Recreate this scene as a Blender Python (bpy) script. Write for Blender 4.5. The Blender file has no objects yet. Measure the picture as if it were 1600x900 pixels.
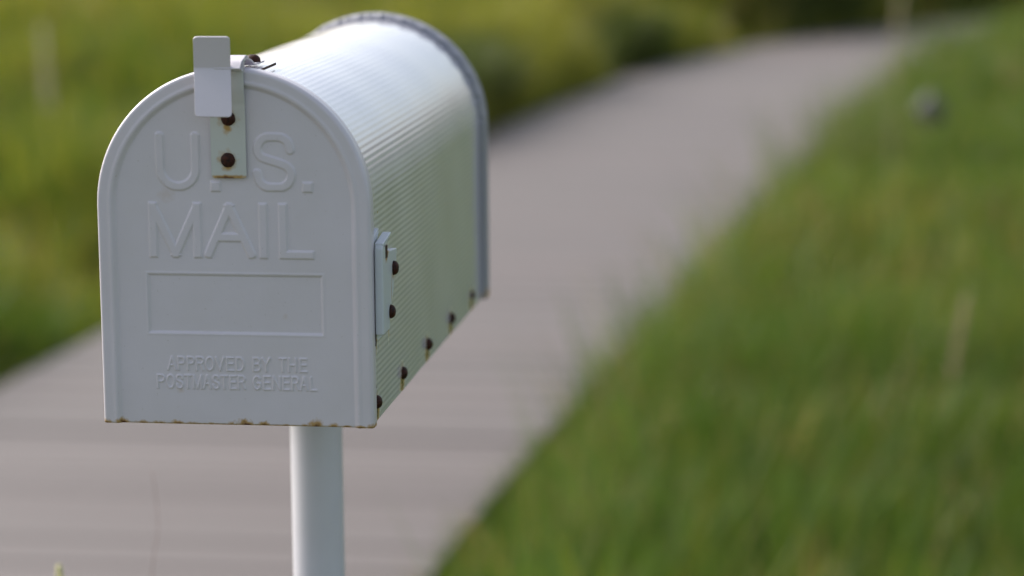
import bpy, bmesh, math
import numpy as np
from mathutils import Vector, Matrix
rad = math.radians
S = bpy.context.scene
COL = S.collection
rng = np.random.default_rng(11)

# ------------------------------------------------------------------ camera
CAM = Vector((0.37421, -1.51128, 0.34538))
yaw, pitch, roll = -0.136925, 0.168417, -0.008018
fw = Vector((math.sin(yaw)*math.cos(pitch), math.cos(yaw)*math.cos(pitch), -math.sin(pitch)))
rt = Vector((math.cos(yaw), -math.sin(yaw), 0)); up = rt.cross(fw)
r2 = rt*math.cos(roll)+up*math.sin(roll); u2 = up*math.cos(roll)-rt*math.sin(roll)
cd = bpy.data.cameras.new('camera'); cam = bpy.data.objects.new('camera', cd); COL.objects.link(cam)
M3 = Matrix((r2, u2, -fw)).transposed()
cam.matrix_world = Matrix.Translation(CAM) @ M3.to_4x4()
cd.sensor_width = 36; cd.lens = 4146.24/1600*36
cd.clip_start = 0.05; cd.clip_end = 3000
cd.dof.use_dof = True; cd.dof.focus_distance = 1.60; cd.dof.aperture_fstop = 4.4
S.camera = cam
# ------------------------------------------------------------------ sky, sun, exposure
SUN_EL, SUN_AZ = 36, -62           # azimuth clockwise from +y: the veiled sun stands beyond the box, a little to the left
world = bpy.data.worlds.new('World'); S.world = world; world.use_nodes = True
nt = world.node_tree; bg = nt.nodes['Background']
sky = nt.nodes.new('ShaderNodeTexSky'); sky.sky_type = 'NISHITA'; sky.sun_disc = False
sky.sun_elevation = rad(SUN_EL); sky.sun_rotation = rad(SUN_AZ); sky.air_density = 1.0; sky.dust_density = 3.0; sky.ozone_density = 1.0
hs = nt.nodes.new('ShaderNodeHueSaturation'); hs.inputs['Saturation'].default_value = 0.60
nt.links.new(sky.outputs[0], hs.inputs['Color']); nt.links.new(hs.outputs[0], bg.inputs['Color'])
bg.inputs['Strength'].default_value = 0.10
sl = bpy.data.lights.new('sun', 'SUN'); so = bpy.data.objects.new('sun', sl); COL.objects.link(so)
sl.energy = 2.1; sl.angle = rad(34); sl.color = (1.0, 0.965, 0.91)
sd = Vector((math.sin(rad(SUN_AZ))*math.cos(rad(SUN_EL)), math.cos(rad(SUN_AZ))*math.cos(rad(SUN_EL)), math.sin(rad(SUN_EL))))
so.rotation_euler = sd.to_track_quat('Z', 'Y').to_euler()
S.view_settings.view_transform = 'Standard'; S.view_settings.look = 'None'
S.view_settings.gamma = 1; S.view_settings.use_curve_mapping = False
S.view_settings.exposure = 1.15
S.cycles.use_denoising = True
S.cycles.max_bounces = 8; S.cycles.transparent_max_bounces = 8

GROUND = -1.17      # soil
DECK = -1.05        # boardwalk surface

# ------------------------------------------------------------------ helpers
def link(o, parent=None):
    COL.objects.link(o)
    if parent is not None: o.parent = parent
    return o
def np_mesh(name, verts, faces_by_n, mat, parent=None, smooth=True, attrs=None):
    """faces_by_n: list of int arrays (k, n)."""
    me = bpy.data.meshes.new(name)
    verts = np.ascontiguousarray(verts, dtype=np.float32)
    me.vertices.add(len(verts)); me.vertices.foreach_set('co', verts.ravel())
    nl = sum(f.size for f in faces_by_n); npoly = sum(len(f) for f in faces_by_n)
    me.loops.add(nl); me.polygons.add(npoly)
    me.loops.foreach_set('vertex_index', np.concatenate([f.ravel() for f in faces_by_n]).astype(np.int32))
    tot = np.concatenate([np.full(len(f), f.shape[1]) for f in faces_by_n]).astype(np.int32)
    st = np.concatenate([[0], np.cumsum(tot)[:-1]]).astype(np.int32)
    me.polygons.foreach_set('loop_start', st)
    me.polygons.foreach_set('use_smooth', np.full(npoly, smooth))
    if attrs is not None:
        a = me.color_attributes.new('col', 'FLOAT_COLOR', 'POINT')
        a.data.foreach_set('color', np.ascontiguousarray(attrs, dtype=np.float32).ravel())
    me.update(calc_edges=True); me.validate()
    me.materials.append(mat)
    return link(bpy.data.objects.new(name, me), parent)
def bm_obj(name, bm, mat, parent=None, smooth=False, bevel=0, seg=2):
    me = bpy.data.meshes.new(name)
    if bevel:
        bmesh.ops.remove_doubles(bm, verts=bm.verts, dist=1e-6)
    bmesh.ops.recalc_face_normals(bm, faces=bm.faces)
    bm.to_mesh(me); bm.free(); me.materials.append(mat)
    o = link(bpy.data.objects.new(name, me), parent)
    if smooth:
        for p in me.polygons: p.use_smooth = True
    if bevel:
        b = o.modifiers.new('bevel', 'BEVEL'); b.width = bevel; b.segments = seg; b.limit_method = 'ANGLE'; b.angle_limit = rad(35)
        b.harden_normals = False
        for p in me.polygons: p.use_smooth = True
        w = o.modifiers.new('wn', 'WEIGHTED_NORMAL'); w.keep_sharp = True
    return o
def tag(o, label=None, cat=None, group=None, kind=None):
    for k, v in (('label', label), ('category', cat), ('group', group), ('kind', kind)):
        if v: o[k] = v
    return o
def empty(name, loc):
    o = bpy.data.objects.new(name, None); o.location = loc; o.empty_display_size = .1
    return link(o)

# ------------------------------------------------------------------ materials
def newmat(name):
    m = bpy.data.materials.new(name); m.use_nodes = True
    return m, m.node_tree, m.node_tree.nodes['Principled BSDF']
def N(nt, t, **kw):
    n = nt.nodes.new(t)
    for k, v in kw.items():
        if k in n.inputs: n.inputs[k].default_value = v
        else: setattr(n, k, v)
    return n
def mixc(nt, fac, a, b):
    n = nt.nodes.new('ShaderNodeMix'); n.data_type = 'RGBA'
    for sock, v in ((n.inputs[0], fac), (n.inputs[6], a), (n.inputs[7], b)):
        if isinstance(v, bpy.types.NodeSocket): nt.links.new(v, sock)
        else: sock.default_value = v
    return n.outputs[2]
def math_(nt, op, a, b=None, clamp=False):
    n = nt.nodes.new('ShaderNodeMath'); n.operation = op; n.use_clamp = clamp
    for i, v in enumerate((a, b)):
        if v is None: continue
        if isinstance(v, bpy.types.NodeSocket): nt.links.new(v, n.inputs[i])
        else: n.inputs[i].default_value = v
    return n.outputs[0]
PAINT = (0.665, 0.620, 0.672, 1)
def paint(name, stains=(), base=PAINT, rough=0.34, dirt=0.0, coat=0.0):
    """white enamel on steel; stains: (centre, radii, strength) ellipsoids of rust in object space"""
    m, nt, b = newmat(name)
    tc = nt.nodes.new('ShaderNodeTexCoord'); P = tc.outputs['Object']
    n1 = N(nt, 'ShaderNodeTexNoise', Scale=14.0, Detail=4.0, Roughness=.6); nt.links.new(P, n1.inputs['Vector'])
    r1 = N(nt, 'ShaderNodeMapRange'); r1.inputs[1].default_value = .35; r1.inputs[2].default_value = .75; nt.links.new(n1.outputs[0], r1.inputs[0])
    col = mixc(nt, r1.outputs[0], base, (base[0]*.93, base[1]*.93, base[2]*.90, 1))
    # fine specks of grime
    n2 = N(nt, 'ShaderNodeTexNoise', Scale=520.0, Detail=2.0); nt.links.new(P, n2.inputs['Vector'])
    r2_ = N(nt, 'ShaderNodeMapRange'); r2_.inputs[1].default_value = .70; r2_.inputs[2].default_value = .76; nt.links.new(n2.outputs[0], r2_.inputs[0])
    col = mixc(nt, math_(nt, 'MULTIPLY', r2_.outputs[0], .22+dirt), col, (.30, .25, .19, 1))
    rough_s = None
    if stains:
        nz = N(nt, 'ShaderNodeTexNoise', Scale=330.0, Detail=3.0); nt.links.new(P, nz.inputs['Vector'])
        wob = math_(nt, 'MULTIPLY', math_(nt, 'SUBTRACT', nz.outputs[0], .5), 1.5)
        tot = None
        for c, r, s in stains:
            a = N(nt, 'ShaderNodeVectorMath', operation='SUBTRACT'); nt.links.new(P, a.inputs[0]); a.inputs[1].default_value = c
            d = N(nt, 'ShaderNodeVectorMath', operation='DIVIDE'); nt.links.new(a.outputs[0], d.inputs[0]); d.inputs[1].default_value = r
            l = N(nt, 'ShaderNodeVectorMath', operation='LENGTH'); nt.links.new(d.outputs[0], l.inputs[0])
            f = math_(nt, 'MULTIPLY', math_(nt, 'SUBTRACT', 1.15, math_(nt, 'ADD', l.outputs['Value'], wob), clamp=True), s)
            tot = f if tot is None else math_(nt, 'MAXIMUM', tot, f)
        m1 = N(nt, 'ShaderNodeMapRange'); m1.inputs[1].default_value = .0; m1.inputs[2].default_value = .55; nt.links.new(tot, m1.inputs[0])
        m2 = N(nt, 'ShaderNodeMapRange'); m2.inputs[1].default_value = .62; m2.inputs[2].default_value = 1.0; nt.links.new(tot, m2.inputs[0])
        col = mixc(nt, math_(nt, 'MULTIPLY', m1.outputs[0], .92), col, (.42, .245, .055, 1))
        col = mixc(nt, m2.outputs[0], col, (.11, .036, .014, 1))
        rr = N(nt, 'ShaderNodeMapRange'); rr.inputs[3].default_value = rough; rr.inputs[4].default_value = .8; nt.links.new(m1.outputs[0], rr.inputs[0])
        nt.links.new(rr.outputs[0], b.inputs['Roughness'])
    else:
        rv = N(nt, 'ShaderNodeMapRange'); rv.inputs[3].default_value = rough-.05; rv.inputs[4].default_value = rough+.08; nt.links.new(n1.outputs[0], rv.inputs[0])
        nt.links.new(rv.outputs[0], b.inputs['Roughness'])
    nt.links.new(col, b.inputs['Base Color'])
    b.inputs['Specular IOR Level'].default_value = .55
    b.inputs['Coat Weight'].default_value = coat; b.inputs['Coat Roughness'].default_value = .045
    n3 = N(nt, 'ShaderNodeTexNoise', Scale=240.0, Detail=2.0); nt.links.new(P, n3.inputs['Vector'])
    bp = N(nt, 'ShaderNodeBump', Strength=.14, Distance=.0006); nt.links.new(n3.outputs[0], bp.inputs['Height'])
    nt.links.new(bp.outputs[0], b.inputs['Normal'])
    return m
def rust_mat():
    m, nt, b = newmat('rust')
    tc = nt.nodes.new('ShaderNodeTexCoord')
    n = N(nt, 'ShaderNodeTexNoise', Scale=500.0, Detail=5.0, Roughness=.7); nt.links.new(tc.outputs['Object'], n.inputs['Vector'])
    cr = N(nt, 'ShaderNodeValToRGB'); nt.links.new(n.outputs[0], cr.inputs[0])
    e = cr.color_ramp.elements; e[0].position = .38; e[0].color = (.013, .0045, .003, 1); e[1].position = .72; e[1].color = (.080, .019, .009, 1)
    nt.links.new(cr.outputs[0], b.inputs['Base Color']); b.inputs['Roughness'].default_value = .6; b.inputs['Specular IOR Level'].default_value = .25
    bp = N(nt, 'ShaderNodeBump', Strength=.5, Distance=.0008); nt.links.new(n.outputs[0], bp.inputs['Height']); nt.links.new(bp.outputs[0], b.inputs['Normal'])
    return m
RUST = rust_mat()

def blade_mat(name, trans=.35):
    m, nt, b = newmat(name)
    at = N(nt, 'ShaderNodeAttribute', attribute_name='col')
    nt.links.new(at.outputs['Color'], b.inputs['Base Color']); b.inputs['Roughness'].default_value = .5
    b.inputs['Specular IOR Level'].default_value = .35
    tr = N(nt, 'ShaderNodeBsdfTranslucent')
    g = N(nt, 'ShaderNodeHueSaturation', Saturation=1.1, Value=1.15); nt.links.new(at.outputs['Color'], g.inputs['Color'])
    nt.links.new(g.outputs[0], tr.inputs['Color'])
    mx = nt.nodes.new('ShaderNodeMixShader'); mx.inputs[0].default_value = trans
    nt.links.new(b.outputs[0], mx.inputs[1]); nt.links.new(tr.outputs[0], mx.inputs[2])
    nt.links.new(mx.outputs[0], nt.nodes['Material Output'].inputs['Surface'])
    return m
GRASS = blade_mat('grass_blades')

# ------------------------------------------------------------------ ground
def ground_mat():
    m, nt, b = newmat('ground')
    tc = nt.nodes.new('ShaderNodeTexCoord')
    n = N(nt, 'ShaderNodeTexNoise', Scale=1.3, Detail=7.0, Roughness=.65); nt.links.new(tc.outputs['Object'], n.inputs['Vector'])
    cr = N(nt, 'ShaderNodeValToRGB'); nt.links.new(n.outputs[0], cr.inputs[0])
    e = cr.color_ramp.elements; e[0].position = .3; e[0].color = (.035, .045, .012, 1); e[1].position = .7; e[1].color = (.075, .105, .022, 1)
    nt.links.new(cr.outputs[0], b.inputs['Base Color']); b.inputs['Roughness'].default_value = .9
    bp = N(nt, 'ShaderNodeBump', Strength=.6, Distance=.03); nt.links.new(n.outputs[0], bp.inputs['Height']); nt.links.new(bp.outputs[0], b.inputs['Normal'])
    return m
# boardwalk edges in world metres (left edge, right edge), near to far
LE = np.array([(-2.15,-3.0),(-2.05,1.0),(-1.95,3.5),(-1.87,5.02),(-1.82,5.75),(-1.66,8.4),(-1.45,11.07),(-1.24,12.83),(-.88,14.91),(-.15,17.04),(1.0,18.87),(2.6,20.6),(5.2,22.4),(9,24.0)])
RE = np.array([(-.52,-3.0),(-.50,1.0),(-.46,3.34),(-.41,4.25),(-.35,5.0),(-.30,5.7),(-.22,6.8),(-.10,7.9),(.03,9.4),(.19,11.0),(.45,13.1),(.80,14.8),(1.28,16.4),(1.95,17.7),(3.1,19.2),(5.0,20.8),(7.8,22.2)])
def resample(P, n):
    # Catmull-Rom through the points, then even spacing
    Q = np.vstack([2*P[0]-P[1], P, 2*P[-1]-P[-2]]); out = []
    for i in range(1, len(Q)-2):
        t = np.linspace(0, 1, 24, endpoint=False)[:, None]
        a, b, c, d = Q[i-1], Q[i], Q[i+1], Q[i+2]
        out.append(.5*((2*b)+(-a+c)*t+(2*a-5*b+4*c-d)*t*t+(-a+3*b-3*c+d)*t**3))
    out = np.vstack(out+[P[-1:]])
    s = np.concatenate([[0], np.cumsum(np.linalg.norm(np.diff(out, axis=0), axis=1))])
    u = np.linspace(0, s[-1], n)
    return np.stack([np.interp(u, s, out[:, 0]), np.interp(u, s, out[:, 1])], 1), s[-1]
Ld, Llen = resample(LE, 400); Rd, Rlen = resample(RE, 400)

G = 1200.0
me = bpy.data.meshes.new('ground')
xs = [-G,-60,-30,-15,-8,-4,0,4,8,15,30,60,G]; vs=[(x,y,GROUND) for y in xs for x in xs]; k=len(xs)
me.from_pydata(vs, [], [(j*k+i, j*k+i+1, (j+1)*k+i+1, (j+1)*k+i) for j in range(k-1) for i in range(k-1)])
me.materials.append(ground_mat()); tag(link(bpy.data.objects.new('ground', me)), kind='structure')

def deck_mat():
    m, nt, b = newmat('deck_board')
    at = N(nt, 'ShaderNodeAttribute', attribute_name='col')
    tc = nt.nodes.new('ShaderNodeTexCoord')
    mp = N(nt, 'ShaderNodeMapping'); mp.inputs['Scale'].default_value = (3, 60, 60); nt.links.new(tc.outputs['Object'], mp.inputs[0])
    n = N(nt, 'ShaderNodeTexNoise', Scale=1.0, Detail=5.0, Roughness=.6); nt.links.new(mp.outputs[0], n.inputs['Vector'])
    n2 = N(nt, 'ShaderNodeTexNoise', Scale=1.1, Detail=4.0); nt.links.new(tc.outputs['Object'], n2.inputs['Vector'])
    c = mixc(nt, math_(nt, 'MULTIPLY', n.outputs[0], .35), at.outputs['Color'], (.105, .086, .080, 1))
    c = mixc(nt, math_(nt, 'MULTIPLY', n2.outputs[0], .3), c, (.17, .148, .140, 1))
    nt.links.new(c, b.inputs['Base Color']); b.inputs['Roughness'].default_value = .58; b.inputs['Specular IOR Level'].default_value = .4
    bp = N(nt, 'ShaderNodeBump', Strength=.3, Distance=.002); nt.links.new(n.outputs[0], bp.inputs['Height']); nt.links.new(bp.outputs[0], b.inputs['Normal'])
    return m
# boards laid across the path: one mesh (surface pattern of the boardwalk), each board a bevelled slab
def rows_of(D, ln, n1, n2):
    u = np.linspace(0, ln, len(D)); u7 = np.interp(7.0, D[:, 1], u)          # straight stretch first, then the bend
    t = np.concatenate([np.linspace(0, u7, n1, endpoint=False), np.linspace(u7, ln, n2)])
    return np.stack([np.interp(t, u, D[:, 0]), np.interp(t, u, D[:, 1])], 1)
n1 = int(10/.19); n2 = int(((Llen+Rlen)/2-10)/.19); nb = n1+n2-1
Lb, Rb = rows_of(Ld, Llen, n1, n2), rows_of(Rd, Rlen, n1, n2)
V, F, A = [], [], []
for i in range(nb):
    g = .028
    l0, l1 = Lb[i]*(1-g)+Lb[i+1]*g, Lb[i]*g+Lb[i+1]*(1-g); r0, r1 = Rb[i]*(1-g)+Rb[i+1]*g, Rb[i]*g+Rb[i+1]*(1-g)
    dz = rng.normal(0, .0015); tone = 1+rng.normal(0, .045)
    c = np.array([.143*tone*(1+rng.normal(0,.01)), .119*tone, .110*tone, 1])
    o = len(V); bv = .008
    def edge(a, b_, f): return a+(b_-a)*f
    for (p, q) in ((l0, r0), (l1, r1)):
        pass
    rows = [(l0, r0, DECK-.035), (l0, r0, DECK-bv*.6), (edge(l0,l1,.05), edge(r0,r1,.05), DECK), (edge(l0,l1,.95), edge(r0,r1,.95), DECK), (l1, r1, DECK-bv*.6), (l1, r1, DECK-.035)]
    for a, b_, z in rows:
        V.append((a[0], a[1], z+dz)); V.append((b_[0], b_[1], z+dz)); A += [c, c]
    for j in range(5): F.append((o+2*j, o+2*j+1, o+2*j+3, o+2*j+2))
    F.append((o, o+2, o+8, o+10)); F.append((o+1, o+11, o+9, o+3)); F.append((o+2, o+4, o+6, o+8)); F.append((o+3, o+9, o+7, o+5))
path = np_mesh('path', np.array(V), [np.array(F)], deck_mat(), smooth=False, attrs=np.array(A))
tag(path, kind='structure')
# dark bearers and fascia under the boards
mfr, ntf, bf = newmat('deck_frame'); bf.inputs['Base Color'].default_value = (.10, .085, .075, 1); bf.inputs['Roughness'].default_value = .8
V, F = [], []
for P_, Q_ in ((Ld, Rd), (Rd, Ld)):
    d = Q_-P_; d /= np.linalg.norm(d, axis=1)[:, None]
    a, b_ = P_+d*.03, P_+d*.075
    o = len(V); n = len(P_)
    for i in range(n):
        V += [(a[i][0], a[i][1], GROUND-.02), (a[i][0], a[i][1], DECK-.038), (b_[i][0], b_[i][1], DECK-.038), (b_[i][0], b_[i][1], GROUND-.02)]
    for i in range(n-1):
        for k_ in range(3):
            F.append((o+4*i+k_, o+4*i+k_+1, o+4*i+4+k_+1, o+4*i+4+k_))
frm = np_mesh('joist', np.array(V), [np.array(F)], mfr, parent=path, smooth=False)

# ------------------------------------------------------------------ grass
def hashnoise(x, y, s, seed):
    """smooth value noise on numpy arrays, 0..1"""
    r = np.random.default_rng(seed); T = r.random((256, 256))
    X, Y = x/s+500, y/s+500
    i, j = np.floor(X).astype(int), np.floor(Y).astype(int); fx, fy = X-i, Y-j
    fx, fy = fx*fx*(3-2*fx), fy*fy*(3-2*fy); i &= 255; j &= 255; i1, j1 = (i+1) & 255, (j+1) & 255
    return (T[i,j]*(1-fx)+T[i1,j]*fx)*(1-fy)+(T[i,j1]*(1-fx)+T[i1,j1]*fx)*fy
def fbm(x, y, s, seed): return (hashnoise(x,y,s,seed)+.5*hashnoise(x,y,s/2.1,seed+1)+.25*hashnoise(x,y,s/4.3,seed+2))/1.75
def xl(y): return np.interp(y, Ld[:, 1], Ld[:, 0])          # left edge x of the path at y
def xr(y): return np.interp(y, Rd[:, 1], Rd[:, 0])
def blades(x, y, h, w, lean, col, z0=GROUND, droop=.35):
    n = len(x); ang = rng.uniform(0, 2*np.pi, n); la = rng.uniform(0, 2*np.pi, n)
    tx, ty = np.cos(ang), np.sin(ang); lx, ly = np.cos(la)*lean*h, np.sin(la)*lean*h
    ts = (0, .4, .75, 1.0); ws = (1, .95, .62, 0)
    V = np.zeros((n, 7, 3)); k = 0
    for t, ww in zip(ts, ws):
        cx = x+lx*t**1.8; cy = y+ly*t**1.8; cz = z0+h*(t-droop*lean*t*t)
        if ww == 0: V[:, 6] = np.stack([cx, cy, cz], 1)
        else:
            V[:, k] = np.stack([cx-tx*w*ww/2, cy-ty*w*ww/2, cz], 1); V[:, k+1] = np.stack([cx+tx*w*ww/2, cy+ty*w*ww/2, cz], 1); k += 2
    base = (np.arange(n)*7)[:, None]
    q = np.concatenate([base+np.array([[0,1,3,2]]), base+np.array([[2,3,5,4]])]); t3 = base+np.array([[4,5,6]])
    C = np.ones((n, 7, 4)); C[:, :, :3] = col[:, None, :]
    return V.reshape(-1, 3), q, t3, C.reshape(-1, 4)
def field(name, label, parts):
    Vs, Q, T, C, o = [], [], [], [], 0
    for V, q, t, c in parts:
        Vs.append(V); Q.append(q+o); T.append(t+o); C.append(c); o += len(V)
    ob = np_mesh(name, np.concatenate(Vs), [np.concatenate(Q), np.concatenate(T)], GRASS, attrs=np.concatenate(C))
    return tag(ob, label, 'grass', kind='stuff')
def incam(x, y, m):
    dx, dy = x-CAM.x, y-CAM.y
    depth = dx*fw.x+dy*fw.y; side = dx*r2.x+dy*r2.y
    return (depth > 0) & (np.abs(side) < depth*.205+m)
def palette(x, y, n, kind):
    """own colour of each blade: fresh green, yellow-green, straw; grows in patches"""
    p1 = fbm(x, y, 1.1, 5); p2 = fbm(x, y, .42, 9); p3 = fbm(x, y, 2.7, 21)
    g = np.array([.118, .178, .027]); g2 = np.array([.082, .138, .022]); yl = np.array([.350, .325, .055]); br = np.array([.300, .215, .085])
    if kind == 'lawn': wy = np.clip((p1-.45)*.9, .05, .32); wb = np.clip((p2-.50)*1.1, .03, .30)
    else: 
        far = np.clip((y-6)/6, 0, 1); wy = np.clip((p1-.30)*1.2+far*.55, 0, .95); wb = np.clip((p2-.52)*1.8, 0, .5)*(.35+.65*far)
    c = g*(1-p3[:, None])+g2*p3[:, None]
    u = rng.random(n)[:, None]
    c = np.where(u < wy[:, None], yl*.7+c*.3, c); u = rng.random(n)[:, None]
    c = np.where(u < wb[:, None], br, c)
    return c*(1+rng.normal(0, .16, n)[:, None]).clip(.5, 1.6)
def scatter(x0, x1, y0, y1, dens):
    n = int((x1-x0)*(y1-y0)*dens); return rng.uniform(x0, x1, n), rng.uniform(y0, y1, n)

parts = []
# right-hand grass: from the mailbox foot to the far bend
for (y0, y1, dens, w, hh) in ((1.0, 6.0, 5200, .0055, .24), (6.0, 12.0, 3000, .008, .25), (12.0, 21.5, 1500, .012, .27)):
    x, y = scatter(-.7, 5.5, y0, y1, dens)
    hm = .75+.60*fbm(x, y, .30, 31)
    edge = xr(y)+.03+.07*(fbm(x*0, y, .35, 3)-.5)
    k = (x > edge) & incam(x, y, .9)
    x, y, hm, e = x[k], y[k], hm[k], edge[k]
    near = np.clip((x-e)/np.where(y < 4.6, .26, .16), 0, 1)
    h = 1.25*hh*hm*(.50+.50*near)*rng.uniform(.6, 1.25, len(x))*(1+.30*np.clip((y-14.5)/3, 0, 1))
    parts.append(blades(x, y, h, w*rng.uniform(.7, 1.3, len(x)), rng.uniform(.10, .50, len(x)), palette(x, y, len(x), 'lawn')))
# long fine blades that lean out over the boards
n_ = 800; y = 4.2+13*rng.random(n_)**1.2; x = xr(y)+.06+np.abs(rng.normal(0, .12, n_))
parts.append(blades(x, y, rng.uniform(.30, .60, n_), .0030+.0004*y, rng.uniform(.2, .6, n_), palette(x, y, n_, 'lawn')))
n_ = 500; y = 13+5.5*rng.random(n_); x = xr(y)-.05+np.abs(rng.normal(0, .25, n_))
parts.append(blades(x, y, rng.uniform(.3, .55, n_), .010*np.ones(n_), rng.uniform(.1, .5, n_), palette(x, y, n_, 'lawn')))
# sparser wide-bladed grass beside the box, outside the picture but mirrored in its side
x, y = scatter(-.35, 5.0, -2.2, 6.0, 1300); k = ((x-CAM.x)**2+(y-CAM.y)**2 > .25)
x, y = x[k], y[k]
parts.append(blades(x, y, .20*rng.uniform(.5, 1.2, len(x)), .010*np.ones(len(x)), rng.uniform(.2, .7, len(x)), palette(x, y, len(x), 'lawn')))
field('grass', 'green meadow grass growing along the right edge of the boardwalk', parts)

parts = []
for (y0, y1, dens, w, hh) in ((3.5, 9.0, 4200, .007, .46), (9.0, 15.0, 2400, .010, .50), (15.0, 27.0, 1250, .015, .55)):
    x, y = scatter(-10.5, 6.0, y0, y1, dens)
    edge = xl(y)-.05
    k = (x < edge) & incam(x, y, .8)
    x, y, e = x[k], y[k], edge[k]
    cl = fbm(x, y, .75, 41)                                    # tussocks
    keep = rng.random(len(x)) < np.clip((cl-.33)*4.5, .15, 1)
    x, y, e, cl = x[keep], y[keep], e[keep], cl[keep]
    h = hh*(.30+1.75*np.clip(cl-.1, 0, 1)**1.3)*rng.uniform(.6, 1.2, len(x))*(.42+.58*np.clip((e-x)/.60, 0, 1))*(1+.45*np.clip((y-9)/5, 0, 1))
    parts.append(blades(x, y, h, w*rng.uniform(.7, 1.3, len(x)), rng.uniform(.1, .55, len(x)), palette(x, y, len(x), 'tall')))
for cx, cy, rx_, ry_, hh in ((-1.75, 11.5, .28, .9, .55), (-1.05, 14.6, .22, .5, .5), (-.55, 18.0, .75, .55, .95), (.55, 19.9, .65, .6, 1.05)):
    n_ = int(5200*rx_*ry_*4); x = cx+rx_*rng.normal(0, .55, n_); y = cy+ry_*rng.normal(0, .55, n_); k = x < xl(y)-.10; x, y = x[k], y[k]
    c_ = np.array([.085, .110, .024])*(1+rng.normal(0, .22, len(x))[:, None]).clip(.4, 1.8)  # darker blades: shade at the tussock bases put into their colour
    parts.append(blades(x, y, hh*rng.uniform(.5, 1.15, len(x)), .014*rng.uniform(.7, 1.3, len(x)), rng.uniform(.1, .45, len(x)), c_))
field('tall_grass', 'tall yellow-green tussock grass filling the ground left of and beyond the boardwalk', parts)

# ------------------------------------------------------------------ separate stalks
def stalk(name, pts, r0, r1, col, head=None, label='', cat='grass stalk', rough=.7):
    """thin stem swept along pts (world), optional seed head of small spikelets"""
    root = empty(name, pts[0]); tag(root, label, cat)
    m, nt_, b = newmat(name+'_stem'); b.inputs['Base Color'].default_value = (*col, 1); b.inputs['Roughness'].default_value = rough
    P = [Vector(p)-Vector(pts[0]) for p in pts]
    # smooth
    Q = []
    E_ = [2*P[0]-P[1]]+P+[2*P[-1]-P[-2]]
    for i in range(1, len(E_)-2):
        for t in np.linspace(0, 1, 8, endpoint=False):
            a, b2, c, d = E_[i-1:i+3]
            Q.append(.5*((2*b2)+(-a+c)*t+(2*a-5*b2+4*c-d)*t*t+(-a+3*b2-3*c+d)*t**3))
    Q.append(P[-1]); n = len(Q); bm = bmesh.new(); rings = []
    for i, q in enumerate(Q):
        tdir = (Q[min(i+1, n-1)]-Q[max(i-1, 0)]).normalized(); s1 = tdir.orthogonal().normalized(); s2 = tdir.cross(s1)
        r = r0+(r1-r0)*i/(n-1)
        rings.append([bm.verts.new(q+(s1*math.cos(a)+s2*math.sin(a))*r) for a in np.linspace(0, 2*math.pi, 6, endpoint=False)])
    for A_, B_ in zip(rings[:-1], rings[1:]):
        for k_ in range(6): bm.faces.new((A_[k_], A_[(k_+1) % 6], B_[(k_+1) % 6], B_[k_]))
    bm.faces.new(rings[-1])
    bm_obj('stem', bm, m, root, smooth=True)
    if head:
        ln, wd, cnt, hc = head
        m2, nt_, b = newmat(name+'_head'); b.inputs['Base Color'].default_value = (*hc, 1); b.inputs['Roughness'].default_value = .7
        bm = bmesh.new(); tip = Q[-1]; d = (Q[-1]-Q[-3]).normalized(); s1 = d.orthogonal().normalized(); s2 = d.cross(s1)
        for i in range(cnt):
            t = i/cnt; a = i*2.4; out = (s1*math.cos(a)+s2*math.sin(a))
            c = tip-d*ln*(1-t)+out*wd*.35*(1-.7*t); dirn = (d*1.0+out*.45).normalized(); sl_ = ln/cnt*5.0; sw = wd*.26
            s = dirn.orthogonal().normalized(); s_ = dirn.cross(s)
            b0 = bm.verts.new(c-dirn*sl_*.5); t0 = bm.verts.new(c+dirn*sl_*.6)
            mid = [bm.verts.new(c+(s*math.cos(q)+s_*math.sin(q))*sw) for q in np.linspace(0, 2*math.pi, 5, endpoint=False)]
            for k_ in range(5):
                bm.faces.new((b0, mid[(k_+1) % 5], mid[k_])); bm.faces.new((t0, mid[k_], mid[(k_+1) % 5]))
        bm_obj('seed_head', bm, m2, root, smooth=True)
    return root
def at(px, py, d):
    D = fw + r2*((px-800)/4146.24) + u2*((450-py)/4146.24)
    return CAM + D*d
def ground_under(p, dx=0, dy=0): return Vector((p.x+dx, p.y+dy, GROUND-.01))
p = at(92, 884, 1.30); q = at(97, 930, 1.30)
stalk('seed_stalk', [ground_under(q, .03, .05), Vector((q.x+.02, q.y+.03, -.6)), q+Vector((.004, .006, -.12)), q+Vector((.001, .001, -.03)), q, p], .0011, .0004, (.30, .33, .10), (.011, .0040, 16, (.62, .58, .26)),
      'thin grass stalk whose pale seed head just reaches the bottom left of the view')
p = at(238, 735, 2.1); q = at(247, 820, 2.1); s_ = at(238, 905, 2.1)
stalk('bent_stalk', [ground_under(s_, -.02, .02), Vector((s_.x-.01, s_.y+.01, -.5)), s_+Vector((0, 0, -.10)), s_, q, p], .0005, .0002, (.30, .17, .13), None,
      'hair-thin reddish stalk curving up left of the mailbox post')
p = at(66, 40, 9.5); q = at(76, 160, 9.5)
stalk('dry_stalk', [ground_under(q, .02), Vector((q.x, q.y, -.85)), q, p], .004, .003, (.36, .33, .20), (.30, .022, 30, (.42, .37, .25)),
      'pale dry flower stalk standing tall in the grass at the upper left')
p = at(1512, 462, 4.6); q = at(1488, 600, 4.6)
stalk('dry_stalk', [ground_under(q, -.02), Vector((q.x-.01, q.y, -.9)), q, p], .0010, .0008, (.25, .20, .10), (.14, .009, 22, (.34, .24, .14)),
      'pinkish brown dry stalk rising from the green grass at the right')
p = at(1408, -10, 9.0); q = at(1398, 90, 9.0)
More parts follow.
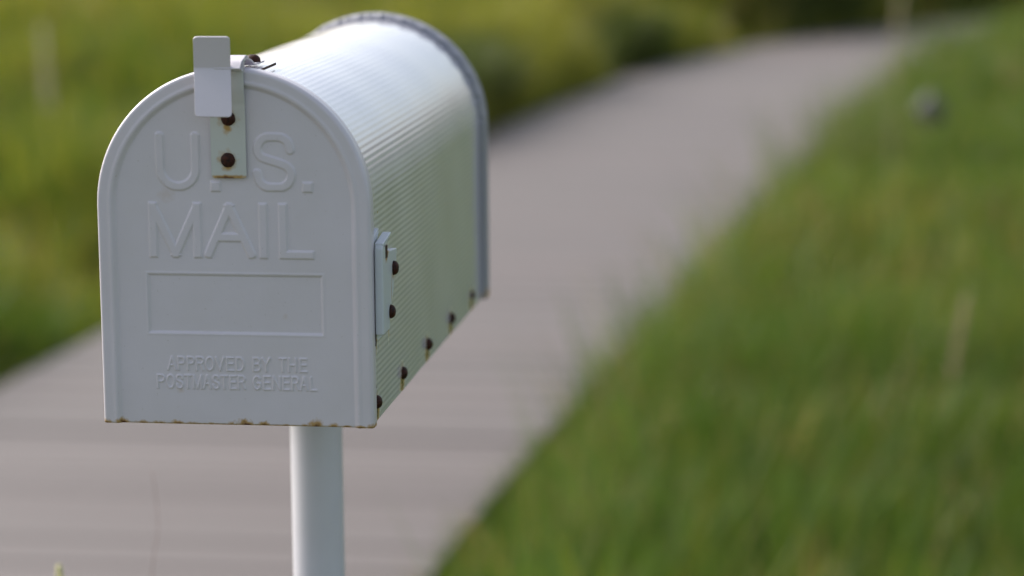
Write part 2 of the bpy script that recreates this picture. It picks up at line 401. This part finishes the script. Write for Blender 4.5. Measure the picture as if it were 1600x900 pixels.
stalk('dry_stalk', [ground_under(q, -.02), Vector((q.x-.01, q.y, -.9)), q, p], .003, .002, (.36, .29, .18), (.16, .014, 24, (.38, .30, .20)),
      'faint brown dry stalk crossing in front of the far bend of the boardwalk')

# wispy tufts that reach over the boardwalk's right edge
def tuft(cx, cy, n, h, spread, name, label, col):
    x = cx+rng.normal(0, spread, n); y = cy+rng.normal(0, spread, n)
    c = np.array(col)*(1+rng.normal(0, .15, n)[:, None])
    V, q, t, C = blades(x-cx, y-cy, h*rng.uniform(.5, 1.1, n), .0042*np.ones(n), rng.uniform(.05, .4, n), c, z0=0)
    o = np_mesh(name, V, [q, t], GRASS, attrs=C); o.location = (cx, cy, GROUND)
    return tag(o, label, 'grass tuft', 'wispy tufts at the edge of the boardwalk')
g0 = at(790, 760, 3.4)
tuft(g0.x+.035, g0.y, 170, .72, .045, 'grass_tuft', 'nearest wispy tuft of long thin blades just right of the mailbox post', (.10, .17, .035))
g0 = at(905, 560, 4.8)
tuft(g0.x+.03, g0.y, 60, .55, .05, 'grass_tuft', 'thin wispy tuft over the middle of the boardwalk right edge', (.12, .18, .04))
g0 = at(1080, 400, 6.6)
tuft(g0.x+.04, g0.y, 80, .55, .06, 'grass_tuft', 'wispy tuft beside the boardwalk where its right edge starts to bend', (.12, .17, .04))
g0 = at(1330, 150, 10.5)
tuft(g0.x, g0.y, 300, .6, .16, 'grass_tuft', 'farthest wispy tuft hanging over the narrow bend of the boardwalk', (.15, .17, .05))

# small grey stone near the bend
bm = bmesh.new(); bmesh.ops.create_icosphere(bm, subdivisions=3, radius=1)
for v in bm.verts:
    n_ = math.sin(v.co.x*3.1+1)*.08+math.sin(v.co.y*4.3)*.07+math.sin(v.co.z*3.7+2)*.06
    v.co *= 1+n_; v.co.x *= .060; v.co.y *= .055; v.co.z *= .065
ms, nts, bs = newmat('stone')
tc = nts.nodes.new('ShaderNodeTexCoord'); nn = N(nts, 'ShaderNodeTexNoise', Scale=30.0, Detail=6.0); nts.links.new(tc.outputs['Object'], nn.inputs['Vector'])
cc = mixc(nts, nn.outputs[0], (.05, .055, .04, 1), (.11, .115, .09, 1)); nts.links.new(cc, bs.inputs['Base Color']); bs.inputs['Roughness'].default_value = .8
st_ = bm_obj('stone', bm, ms, smooth=True); g0 = at(1453, 148, 10.6); st_.location = (g0.x, g0.y, g0.z-.06)
bm = bmesh.new(); bmesh.ops.create_cone(bm, cap_ends=True, segments=12, radius1=.02, radius2=.02, depth=abs(GROUND-g0.z))
tag(st_, 'small dark grey knob half hidden in the grass beside the far bend', 'stone')
bm.free()

# ================================================================== MAILBOX
W_, H_ = .0825, .2137; ZC = H_-W_; RB = .0800; LEN = .4704
PX, PY = -.0030, .235
mailbox = empty('mailbox', (PX, PY, GROUND)); 
tag(mailbox, 'white metal mailbox with arched door, raised lettering and rusty rivets on a round post', 'mailbox')
OFF = Vector((-PX, -PY, -GROUND))          # children are modelled with the door's lower centre as origin
def place(o): o.location = OFF; return o
def sub(o): o.location = (0, 0, 0); return o

def capseg(X, Z, a, b, r, flat=True):
    ax, az = a; bx, bz = b; L = math.hypot(bx-ax, bz-az); tx, tz = (bx-ax)/L, (bz-az)/L
    mx, mz = (ax+bx)/2, (az+bz)/2; t = np.abs((X-mx)*tx+(Z-mz)*tz); n = np.abs(-(X-mx)*tz+(Z-mz)*tx)
    if flat:
        qx, qn = t-L/2, n-r
        return np.hypot(np.maximum(qx, 0), np.maximum(qn, 0))+np.minimum(np.maximum(qx, qn), 0)
    return np.hypot(np.maximum(t-L/2, 0), n)-r
def cr(pts, n=10):
    P = np.array(pts, float); P = np.vstack([2*P[0]-P[1], P, 2*P[-1]-P[-2]]); out = []
    for i in range(1, len(P)-2):
        t = np.linspace(0, 1, n, endpoint=False)[:, None]; a, b, c, d = P[i-1:i+3]
        out.append(.5*((2*b)+(-a+c)*t+(2*a-5*b+4*c-d)*t*t+(-a+3*b-3*c+d)*t**3))
    return np.vstack(out+[P[-2:-1]])
S_PTS = [(.97,.74),(.9,.90),(.72,.985),(.5,1),(.25,.98),(.08,.88),(.03,.74),(.12,.61),(.35,.545),(.62,.49),(.88,.41),(.99,.27),(.93,.11),(.75,.015),(.5,0),(.25,.015),(.07,.12),(.0,.28)]
def strokes(ch):
    """unit-box centre lines of the pressed capitals: list of (polyline, flat)"""
    arc = lambda cx, cz, rx, rz, a0, a1, n=14: [(cx+rx*math.cos(a), cz+rz*math.sin(a)) for a in np.linspace(rad(a0), rad(a1), n)]
    D = {
     'A': [[(0,0),(.5,1)],[(.5,1),(1,0)],[(.2,.36),(.8,.36)]], 'M': [[(0,0),(0,1)],[(0,1),(.5,0)],[(.5,0),(1,1)],[(1,1),(1,0)]],
     'I': [[(.5,0),(.5,1)]], 'L': [[(0,1),(0,0)],[(0,0),(1,0)]], 'T': [[(0,1),(1,1)],[(.5,1),(.5,0)]], 'H': [[(0,0),(0,1)],[(1,0),(1,1)],[(0,.5),(1,.5)]],
     'E': [[(0,0),(0,1)],[(0,1),(1,1)],[(0,.52),(.9,.52)],[(0,0),(1,0)]], 'N': [[(0,0),(0,1)],[(0,1),(1,0)],[(1,0),(1,1)]],
     'V': [[(0,1),(.5,0)],[(.5,0),(1,1)]], 'Y': [[(0,1),(.5,.48)],[(1,1),(.5,.48)],[(.5,.48),(.5,0)]],
     'P': [[(0,0),(0,1)],[(0,1),(.6,1)]+arc(.6,.75,.4,.25,90,-90)+[(.6,.5),(0,.5)]],
     'R': [[(0,0),(0,1)],[(0,1),(.6,1)]+arc(.6,.76,.4,.24,90,-90)+[(.6,.52),(0,.52)],[(.6,.52),(1,0)]],
     'B': [[(0,0),(0,1)],[(0,1),(.55,1)]+arc(.55,.765,.38,.235,90,-90)+[(.55,.53),(0,.53)],[(.6,.53)]+arc(.6,.265,.4,.265,90,-90)+[(.6,0),(0,0)]],
     'D': [[(0,0),(0,1)],[(0,1),(.4,1)]+arc(.4,.5,.6,.5,90,-90)+[(.4,0),(0,0)]],
     'O': [arc(.5,.5,.5,.5,90,450,26)], 'S': [[tuple(v) for v in cr(S_PTS, 4)]],
     'G': [arc(.5,.5,.5,.5,42,330,22)+[(1,.1),(1,.45),(.6,.45)]],
     'U': [[(0,1),(0,.36)]+arc(.5,.36,.5,.36,180,360,16)+[(1,1)]],
    }
    return D[ch]
def letter_sdf(X, Z, ch, x0, x1, z0, z1, r):
    """x0..z1 = outer box of the letter"""
    out = np.full(X.shape, 1.0); ins = 0 if ch in 'AVY' else r
    for pl in strokes(ch):
        pts = [(x0+r+(x1-x0-2*r)*u, z0+r*.9+(z1-z0-1.8*r)*v) for u, v in pl]
        curved = len(pl) > 3
        for a, b in zip(pts[:-1], pts[1:]):
            if math.hypot(a[0]-b[0], a[1]-b[1]) < 1e-7: continue
            if not curved:
                L = math.hypot(b[0]-a[0], b[1]-a[1]); e = r*.9; tx, tz = (b[0]-a[0])/L*e, (b[1]-a[1])/L*e
                a, b = (a[0]-tx, a[1]-tz), (b[0]+tx, b[1]+tz)
            bb = r*3.2
            k = (X > min(a[0], b[0])-bb) & (X < max(a[0], b[0])+bb) & (Z > min(a[1], b[1])-bb) & (Z < max(a[1], b[1])+bb)
            out[k] = np.minimum(out[k], capseg(X[k], Z[k], a, b, r, not curved))
    return np.maximum(out, np.maximum(np.maximum(x0-X, X-x1), np.maximum(z0-Z, Z-z1)))
def sstep(a, b, x): t = np.clip((x-a)/(b-a), 0, 1); return t*t*(3-2*t)
def arch_d(X, Z, w=W_, zc=ZC): return np.where(Z < zc, w-np.abs(X), w-np.hypot(X, np.maximum(Z-zc, 0)))

def build_door():
    st = .00040; nx = int(2*W_/st)+3; nz = int(H_/st)+3
    gx = np.linspace(-W_-st*.5, W_+st*.5, nx); gz = np.linspace(0, H_+st*.5, nz)
    X, Z = np.meshgrid(gx, gz); d = arch_d(X, Z)
    # snap the border
    sn = d < st*.55
    Zc = np.maximum(Z-ZC, 0); R_ = np.hypot(X, Zc)+1e-12
    low = Z <= ZC
    Xs = np.where(sn, np.where(low, np.sign(X)*W_, X/R_*W_), X); Zs = np.where(sn & ~low, ZC+Zc/R_*W_, Z)
    dd = np.where(sn, 0, d)
    # profile of the pressed rim
    r = .0024
    Y = np.where(dd < r, r-np.sqrt(np.maximum(r*r-(r-dd)**2, 0)), 0)
    Y = Y + .0017*sstep(.0090, .0120, dd) - .00035*np.exp(-((dd-.0082)/.0012)**2)
    amp_b, fl = .00095, .0007
    def add(sdf, a, soft): 
        return a*(1-sstep(-soft, soft*.7, sdf))
    T = np.zeros_like(X)
    z0, z1 = .1412, .1757
    big = [('U', -.0459, -.0192, .1412, .1757), ('S', .0126, .0385, .1412, .1757), ('M', -.0512, -.0192, .1010, .1340),
           ('A', -.0178, .0134, .1010, .1340), ('I', .0153, .0209, .1010, .1340), ('L', .0274, .0487, .1010, .1340)]
    s = np.full(X.shape, 1.0)
    for ch, a, b, c, e in big: s = np.minimum(s, letter_sdf(X, Z, ch, a, b, c, e, .00255))
    for cx in (-.0100, .0453):
        s = np.minimum(s, np.maximum(np.abs(X-cx), np.abs(Z-.1437))-.0030)
    T = np.maximum(T, add(s, .00085, .00085))
    s = np.full(X.shape, 1.0)
    def row(word, xs, z0, z1):
        nonlocal s
        for ch, (a, b) in zip(word, xs): s = np.minimum(s, letter_sdf(X, Z, ch, a, b, z0, z1, .00058))
    row('APPROVEDBYTHE', [(-.0424,-.0366),(-.0361,-.0312),(-.0304,-.0256),(-.0249,-.0198),(-.0192,-.0136),(-.0132,-.0073),(-.0064,-.0016),(-.0006,.0048),(.0097,.0147),(.0150,.0206),(.0254,.0304),(.0312,.0364),(.0379,.0428)], .0327, .0415)
    row('POSTMASTERGENERAL', [(-.0491,-.0440),(-.0434,-.0380),(-.0374,-.0328),(-.0324,-.0276),(-.0271,-.0213),(-.0209,-.0157),(-.0152,-.0107),(-.0104,-.0054),(-.0047,-.0003),(.0003,.0050),(.0094,.0146),(.0157,.0205),(.0214,.0266),(.0275,.0321),(.0329,.0376),(.0380,.0431),(.0441,.0485)], .0216, .0304)
    T = np.maximum(T, add(s, .00058, .00045))
    Y = Y - T
    rx = np.maximum(np.abs(X)-.0527, np.abs(Z-.0733)-.0176)
    Y = Y + .00085*(1-sstep(-.0011, .0004, rx)) - .00018*np.exp(-((rx-.0009)/.0006)**2)
    Y = Y + .0008*(1-sstep(0, .0013, Z))**2                                   # lower edge rolls back
    Y = Y + .00035*np.sin(X*37+.5)*np.sin(Z*25+.8)*sstep(.009, .03, dd)     # sheet is never quite flat
    V = np.stack([Xs, Y, Zs], -1).reshape(-1, 3)
    idx = np.arange(nx*nz).reshape(nz, nx)
    q = np.stack([idx[:-1, :-1], idx[:-1, 1:], idx[1:, 1:], idx[1:, :-1]], -1).reshape(-1, 4)
    outc = (d < -st*.75).reshape(-1); allsn = sn.reshape(-1)
    keep = ~(allsn[q].all(1)) & ~((d.reshape(-1)[q] < -st*1.2).any(1))
    q = q[keep]
    # skirt behind the border
    t = np.concatenate([np.linspace(0, ZC, 40, endpoint=False), np.zeros(0)])
    a = np.linspace(0, np.pi, 160)
    ol = np.concatenate([np.stack([0*t+W_, t], 1), np.stack([W_*np.cos(a), ZC+W_*np.sin(a)], 1), np.stack([0*t-W_, t[::-1]], 1)])
    ys = [r, .004, .0085, .0110, .0114, .0114]; ins = [0, 0, 0, 0, .0006, .0034]
    n0 = len(V); m_ = len(ol); cx, cz = 0, ZC; nv = []
    nrm = np.where((ol[:, 1:2] < ZC), np.stack([np.sign(ol[:, 0]), 0*ol[:, 0]], 1), (ol-[0, ZC])/W_)
    for y_, i_ in zip(ys, ins):
        o2 = ol-nrm*i_; nv.append(np.stack([o2[:, 0], 0*o2[:, 0]+y_, o2[:, 1]], 1))
    V = np.concatenate([V]+nv); qs = []
    for j in range(len(ys)-1):
        i = np.arange(m_-1); qs.append(np.stack([n0+j*m_+i, n0+(j+1)*m_+i, n0+(j+1)*m_+i+1, n0+j*m_+i+1], 1))
    rs = np.random.default_rng(4); stains = []
    for x_, rx_, rz_, s_ in ((-.0805,.003,.0030,1.0),(-.0705,.0045,.0036,1.0),(-.058,.006,.0018,.75),(-.0475,.0055,.0018,.85),(-.037,.005,.0026,.85),(-.028,.004,.0018,.75),(-.0165,.003,.0014,.8),(-.0045,.0025,.0022,.9),(.0045,.0065,.0036,1.05),
                          (.0158,.0035,.0030,1.0),(.029,.0035,.0012,.85),(.0405,.003,.0016,.7),(.0475,.0050,.0042,.95),(.0575,.0030,.0028,.85),(.066,.0045,.0016,.85),(.0745,.0045,.0020,.9),(.0812,.0030,.0030,.95)):
        stains.append(((x_, .002, 0), (rx_, .02, rz_), s_))
    stains += [((0, .001, 0), (.083, .02, .0009), .8), ((-.040,.001,.1385),(.0055,.01,.0045),.12), ((-.035,.001,.0205),(.003,.01,.002),.16), ((.030,.001,.066),(.002,.01,.002),.12)]
    m = paint('door_paint', stains)
    o = np_mesh('door', V, [q]+qs, m, mailbox)
    return place(o)
door = build_door()

def dome(name, c, nrm, r, hgt, parent, rs=1):
    bm = bmesh.new(); nrm = Vector(nrm).normalized(); s1 = nrm.orthogonal().normalized(); s2 = nrm.cross(s1); rr = np.random.default_rng(rs)
    prev = None; c = Vector(c); K, J = 7, 20
    w = [1+rr.normal(0, .02) for _ in range(J)]
    for k_ in range(K):
        a = k_/K*math.pi/2; R0 = r*math.cos(a)**.85; z = hgt*math.sin(a)
        ring = [bm.verts.new(c+nrm*z+(s1*math.cos(t)+s2*math.sin(t))*R0*w[i]) for i, t in enumerate(np.linspace(0, 2*math.pi, J, endpoint=False))]
        if prev: 
            for i in range(J): bm.faces.new((prev[i], prev[(i+1) % J], ring[(i+1) % J], ring[i]))
        else:
            low = [bm.verts.new(v.co-nrm*.0012) for v in ring]
            for i in range(J): bm.faces.new((low[i], low[(i+1) % J], ring[(i+1) % J], ring[i]))
        prev = ring
    topv = bm.verts.new(c+nrm*hgt)
    for i in range(J): bm.faces.new((prev[i], prev[(i+1) % J], topv))
    o = bm_obj(name, bm, RUST, parent, smooth=True)
    return o

# ---- corrugated body
def build_body():
    pitch = .0037; y0, y1 = .0085, .4560
    per = 2*ZC+math.pi*RB; n = int(per/pitch*9); s = np.linspace(0, per, n)
    X = np.where(s < ZC, RB, np.where(s > per-ZC, -RB, RB*np.cos((s-ZC)/RB))); Z = np.where(s < ZC, s, np.where(s > per-ZC, per-s, ZC+RB*np.sin(np.clip((s-ZC)/RB, 0, np.pi))))
    nx_ = np.where(s < ZC, 1, np.where(s > per-ZC, -1, np.cos((s-ZC)/RB))); nz_ = np.where((s >= ZC) & (s <= per-ZC), np.sin(np.clip((s-ZC)/RB, 0, np.pi)), 0)
    ridge = (.000068-.000030*nz_)*(np.cos(s/pitch*2*np.pi))*sstep(0, .003, s)*sstep(0, .003, per-s)
    ys = np.concatenate([[y0], np.linspace(y0+.002, y1-.002, 60), [y1]]); V = []
    for y in ys:
        amp = 1.0
        dent = .00030*np.sin(y*19+.6)*np.sin(s*31+1.0)+.00012*np.sin(y*61+s*40)
        dd = ridge*amp+dent
        V.append(np.stack([X+nx_*dd, 0*s+y, Z+nz_*dd], 1))
    V = np.concatenate(V); idx = np.arange(len(ys)*n).reshape(len(ys), n)
    q = np.stack([idx[:-1, :-1], idx[:-1, 1:], idx[1:, 1:], idx[1:, :-1]], -1).reshape(-1, 4)
    st = []
    for y in RIV_Y:
        st.append(((RB, y-.0008, .0050), (.01, .0095, .0085), 1.0)); st.append(((RB, y-.0025, .0145), (.01, .0090, .0045), .42))
    st += [((RB,.0130,.040),(.01,.0030,.012),.35), ((RB,.066,.050),(.01,.003,.009),.6), ((RB,.0230,.0450),(.01,.006,.006),.5), ((RB,.046,.1005),(.01,.012,.006),.5),
           ((-.002,.041,.2112),(.008,.008,.01),.3), ((RB,.012,.150),(.01,.0012,.0012),.6), ((RB,.038,.1245),(.01,.0016,.0010),1.1)]
    m = paint('body_paint', st, rough=.24, coat=.85, base=(.72,.69,.77,1))
    return place(np_mesh('body', V, [q], m, mailbox))
RIV_Y = (.0237, .1118, .2090, .3060, .4030)
body = build_body()
for i, y in enumerate(RIV_Y):
    k_ = .78 if i == 4 else 1; sub(dome('rivet', (RB+.0001, y, .0112), (1, 0, 0), .0042*k_, .0034*k_, body, i)); sub(dome('rivet', (-RB-.0001, y, .0112), (-1, 0, 0), .0042, .0034, body, i+9))
# floor pan of the box
bm = bmesh.new(); bmesh.ops.create_cube(bm, size=1)
for v in bm.verts: v.co = Vector((v.co.x*(2*RB-.003), .013+(v.co.y+.5)*.440, .0035+(v.co.z)*.0015))
place(bm_obj('floor_pan', bm, paint('pan_paint', dirt=.2), mailbox, bevel=.0004))
# scratch beside the lowest rivet
bm = bmesh.new()
a, b_, c_ = Vector((RB+.0004, .0135, .0305)), Vector((RB+.0006, .0150, .0290)), Vector((RB+.0004, .0215, .0205))
for p0, p1 in ((a, b_), (b_, c_)):
    d = (p1-p0).normalized(); s = d.cross(Vector((1, 0, 0)))*.00045
    q4 = [bm.verts.new(p0-s), bm.verts.new(p0+s), bm.verts.new(p1+s), bm.verts.new(p1-s)]; bm.faces.new(q4)
    top = bmesh.ops.extrude_face_region(bm, geom=[bm.faces[-1]] if False else [f for f in bm.faces if set(f.verts) == set(q4)])
    bmesh.ops.translate(bm, verts=[v for v in top['geom'] if isinstance(v, bmesh.types.BMVert)], vec=(.0003, 0, 0))
sub(bm_obj('scratch', bm, RUST, body))

# ---- back panel with crimped ring
def build_back():
    n = 220; a = np.linspace(0, np.pi, n); t = np.linspace(0, ZC, 50, endpoint=False)
    px = np.concatenate([0*t+1, np.cos(a), 0*t-1]); pz = np.concatenate([0*t, np.sin(a), 0*t]); bz = np.concatenate([t, 0*a+ZC, t[::-1]])
    s = np.arange(len(px)); L = np.cumsum(np.r_[0, np.hypot(np.diff(px*.083), np.diff(pz*.083+bz))])
    prof = [(.0795, .4480), (.0822, .4478), (.0838, .4488), (.0843, .4520), (.0843, .4655), (.0838, .4700), (.0800, .4708), (.0740, .4700), (.0725, .4675), (.0500, .4675), (.0, .4675)]
    V = []
    for k_, (r, y) in enumerate(prof):
        cr_ = .0013*np.clip(np.sin(L*2*np.pi/.0165)*2.2-.6, -1, 1)*(pz > .05) if k_ in (1, 2, 3) else 0*L    # crimp marks round the arch
        rr = r-np.abs(np.minimum(cr_, 0))*1.0
        yy = y+np.maximum(cr_, 0)*1.6
        V.append(np.stack([px*rr, yy+0*px, np.maximum(bz+pz*rr, 0)-0], 1))
    V = np.concatenate(V); m_ = len(px); idx = np.arange(len(prof)*m_).reshape(len(prof), m_)
    q = np.stack([idx[:-1, :-1], idx[1:, :-1], idx[1:, 1:], idx[:-1, 1:]], -1).reshape(-1, 4)
    m = paint('back_paint', [((.083, .457, .003), (.01, .01, .005), .8)], base=(.30,.295,.335,1), rough=.55, dirt=.3)
    return place(np_mesh('back_panel', V, [q], m, mailbox))
back = build_back()

# ---- sheet-metal pieces
def sheet(name, prof, x0, x1, th, mat, parent, round_ends=0.0, bevel=.00025, skew=0.0):
    """a strip: profile polyline (y, z) swept between x0 and x1, rounded corners at the profile's ends"""
    P = [Vector((0, y, z)) for y, z in prof]; Q = [P[0]]
    for i in range(1, len(P)-1):                                  # soften bends
        a, b, c = P[i-1], P[i], P[i+1]; r = min(.0016, (a-b).length*.4, (c-b).length*.4)
        p0, p1 = b+(a-b).normalized()*r, b+(c-b).normalized()*r
        for t in (0, .25, .5, .75, 1): Q.append(p0.lerp(b, t).lerp(b.lerp(p1, t), t))
    Q.append(P[-1]); ends = []
    R0 = round_ends
    def ins(s, tot):
        return 0
    # add rows near both ends so the corners can be rounded
    def densify(Q):
        out = [Q[0]]; d = (Q[1]-Q[0]).normalized()
        if R0:
            for k_ in range(1, 6): out.append(Q[0]+d*R0*(1-math.cos(k_*math.pi/10)))
        return out
    A_ = densify(Q); B_ = densify(Q[::-1])[::-1]; Q = A_+Q[1:-1]+B_
    sl = [0]
    for a, b in zip(Q[:-1], Q[1:]): sl.append(sl[-1]+(b-a).length)
    tot = sl[-1]; bm = bmesh.new(); rows = []
    for i, q in enumerate(Q):
        tdir = (Q[min(i+1, len(Q)-1)]-Q[max(i-1, 0)]).normalized(); nn = Vector((1, 0, 0)).cross(tdir).normalized()
        s = min(sl[i], tot-sl[i]); e = 0
        if R0 and s < R0: e = R0-math.sqrt(max(R0*R0-(R0-s)**2, 0))
        rows.append([bm.verts.new(Vector((x, q.y, q.z))+nn*h) for x, h in ((x0+e, th/2), (x1-e, th/2), (x1-e, -th/2), (x0+e, -th/2))])
    for A2, B2 in zip(rows[:-1], rows[1:]):
        for k_ in range(4): bm.faces.new((A2[k_], A2[(k_+1) % 4], B2[(k_+1) % 4], B2[k_]))
    bm.faces.new(rows[0]); bm.faces.new(rows[-1][::-1])
    for v in bm.verts: v.co.x -= skew*(v.co.y+.0105)     # the worn tab is bent a little out of true
    return bm_obj(name, bm, mat, parent, bevel=bevel)
strip_m = paint('strip_paint', [((-.0015, 0, .1494), (.012, .02, .0016), .95), ((-.0018, 0, .1555), (.0032, .02, .0034), .62), ((-.0015, 0, .1790), (.0034, .02, .0040), .62),
                                ((-.0018, 0, .1597), (.0060, .02, .0060), .60), ((-.0012, 0, .1838), (.0060, .02, .0060), .60)], base=(.56, .58, .56, 1))
strip = sheet('latch_strip', [(-.0001, .1490), (-.0001, .1925), (-.0020, .2010), (-.0026, .2150), (-.0008, .2186), (.0030, .2180), (.0045, .2160)], -.0117, .0093, .0012, strip_m, door, round_ends=.0020)
sub(strip)
# rivets of the strip: third level is not allowed below door > latch_strip, so they hang on the door
sub(dome('rivet', (-.0016, -.0006, .1597), (0, -1, 0), .0044, .0020, door, 31)); sub(dome('rivet', (-.0008, -.0006, .1842), (0, -1, 0), .0044, .0020, door, 32))
# catch riveted on the roof, carrying the pull tab that hangs before the door
cm = paint('catch_paint', [((-.002, .041, .2165), (.0075, .009, .01), .55)])
catch = place(sheet('latch_catch', [(-.0040, .2135), (-.0015, .2178), (.0080, .2190), (.0200, .2165), (.0290, .2134), (.0560, .2132)], -.0110, .0092, .0012, cm, mailbox, round_ends=.003))
tabm = paint('tab_paint')
tab = sub(sheet('pull_tab', [(-.0205, .1871), (-.0102, .2130), (-.0098, .2146), (-.0150, .2331)], -.0180, .0039, .0013, tabm, catch, round_ends=.0024, skew=.25))
br = sub(sheet('tab_bridge', [(-.0108, .2140), (-.0060, .2178), (.0050, .2205), (.0120, .2190)], -.0060, .0095, .0010, tabm, catch))
fold = sub(sheet('folded_lip', [(-.0095, .2145), (-.0078, .2128), (-.0052, .2128), (-.0038, .2172), (-.0018, .2172), (-.0012, .2110)], .0042, .0098, .0009, tabm, catch))
sub(dome('rivet', (.0048, .0410, .2148), (0, 0, 1), .0047, .0036, catch, 33))
# small raised clip on the roof right of the rivet
sub(sheet('roof_clip', [(.0120, .2116), (.0500, .2120)], .0165, .0171, .0016, RUST, catch))

# ---- bracket of the missing flag on the right-hand side
def plate(name, outline, x0, x1, mat, parent, bevel=.0006, seg=3):
    bm = bmesh.new(); A_ = [bm.verts.new((x0, y, z)) for y, z in outline]; B_ = [bm.verts.new((x1, y, z)) for y, z in outline]; n = len(A_)
    bm.faces.new(A_[::-1]); bm.faces.new(B_)
    for i in range(n): bm.faces.new((A_[i], A_[(i+1) % n], B_[(i+1) % n], B_[i]))
    return bm_obj(name, bm, mat, parent, bevel=bevel, seg=seg)
fm = paint('bracket_paint', [((.085, .0640, .0500), (.02, .0026, .0075), .62), ((.085, .0630, .0700), (.02, .0015, .0140), .45), ((.085, .0100, .0505), (.02, .004, .003), .9),
                             ((.085, .047, .0985), (.02, .0105, .0058), .9), ((.085, .0708, .0835), (.02, .008, .0062), .6), ((.085, .0590, .0592), (.02, .006, .0055), .55)], base=(.58,.61,.65,1))
bracket = place(plate('flag_bracket', [(.0125,.0500),(.0125,.0985),(.0540,.0985),(.0830,.0958),(.0835,.0930),(.0690,.0705),(.0600,.0620),(.0560,.0500)], RB-.0003, RB+.0030, fm, mailbox, bevel=.0007))
sub(plate('front_flange', [(.0088,.0545),(.0088,.1055),(.0105,.1085),(.0150,.1092),(.0185,.1078),(.0185,.0545)], RB+.0028, RB+.0080, fm, bracket, bevel=.0013))
bm = bmesh.new()
sub(plate('top_flange', [(.0110,.1070),(.0110,.1095),(.0370,.1128),(.0372,.1113),(.0150,.1065)], RB+.0028, RB+.0080, fm, bracket, bevel=.0005))
bm.free()
dk, ntd, bd = newmat('gap_dark'); bd.inputs['Base Color'].default_value = (.03, .022, .018, 1); bd.inputs['Roughness'].default_value = .9
sub(plate('gap_shade', [(.0100,.0478),(.0100,.1050),(.0124,.1060),(.0124,.0478)], RB+.0001, RB+.0029, dk, bracket, bevel=.0003))  # dark strip painted in for the shaded gap behind the door rim
sub(plate('hinge_ear', [(.0118,.1045),(.0118,.1128),(.0300,.1160),(.0300,.1130),(.0200,.1045)], RB-.0003, RB+.0018, fm, bracket, bevel=.0004))
sub(dome('rivet', (RB+.0034, .0700, .0855), (1, 0, 0), .0044, .0030, bracket, 41)); sub(dome('rivet', (RB+.0034, .0575, .0605), (1, 0, 0), .0042, .0030, bracket, 42))
sub(plate('slot', [(.0400,.0955),(.0400,.1035),(.0500,.1030),(.0500,.0950)], RB+.0012, RB+.0034, RUST, bracket, bevel=.0005))

# ---- post
bm = bmesh.new(); J = 64; prev = None
for z, r in ((0.0, .0178), (.6, .0178), (1.1685, .0178), (1.1700, .0172)):
    ring = [bm.verts.new((r*math.cos(a), r*math.sin(a), z)) for a in np.linspace(0, 2*math.pi, J, endpoint=False)]
    if prev:
        for i in range(J): bm.faces.new((prev[i], prev[(i+1) % J], ring[(i+1) % J], ring[i]))
    prev = ring
post = bm_obj('post', bm, paint('post_paint', base=(.60,.585,.64,1), rough=.32), mailbox, smooth=True)
bm = bmesh.new(); bmesh.ops.create_cone(bm, cap_ends=True, segments=48, radius1=.034, radius2=.032, depth=.0025)
for v in bm.verts: v.co += Vector((0, 0, 1.1705))
fl_ = bm_obj('post_flange', bm, tabm, mailbox, bevel=.0004)
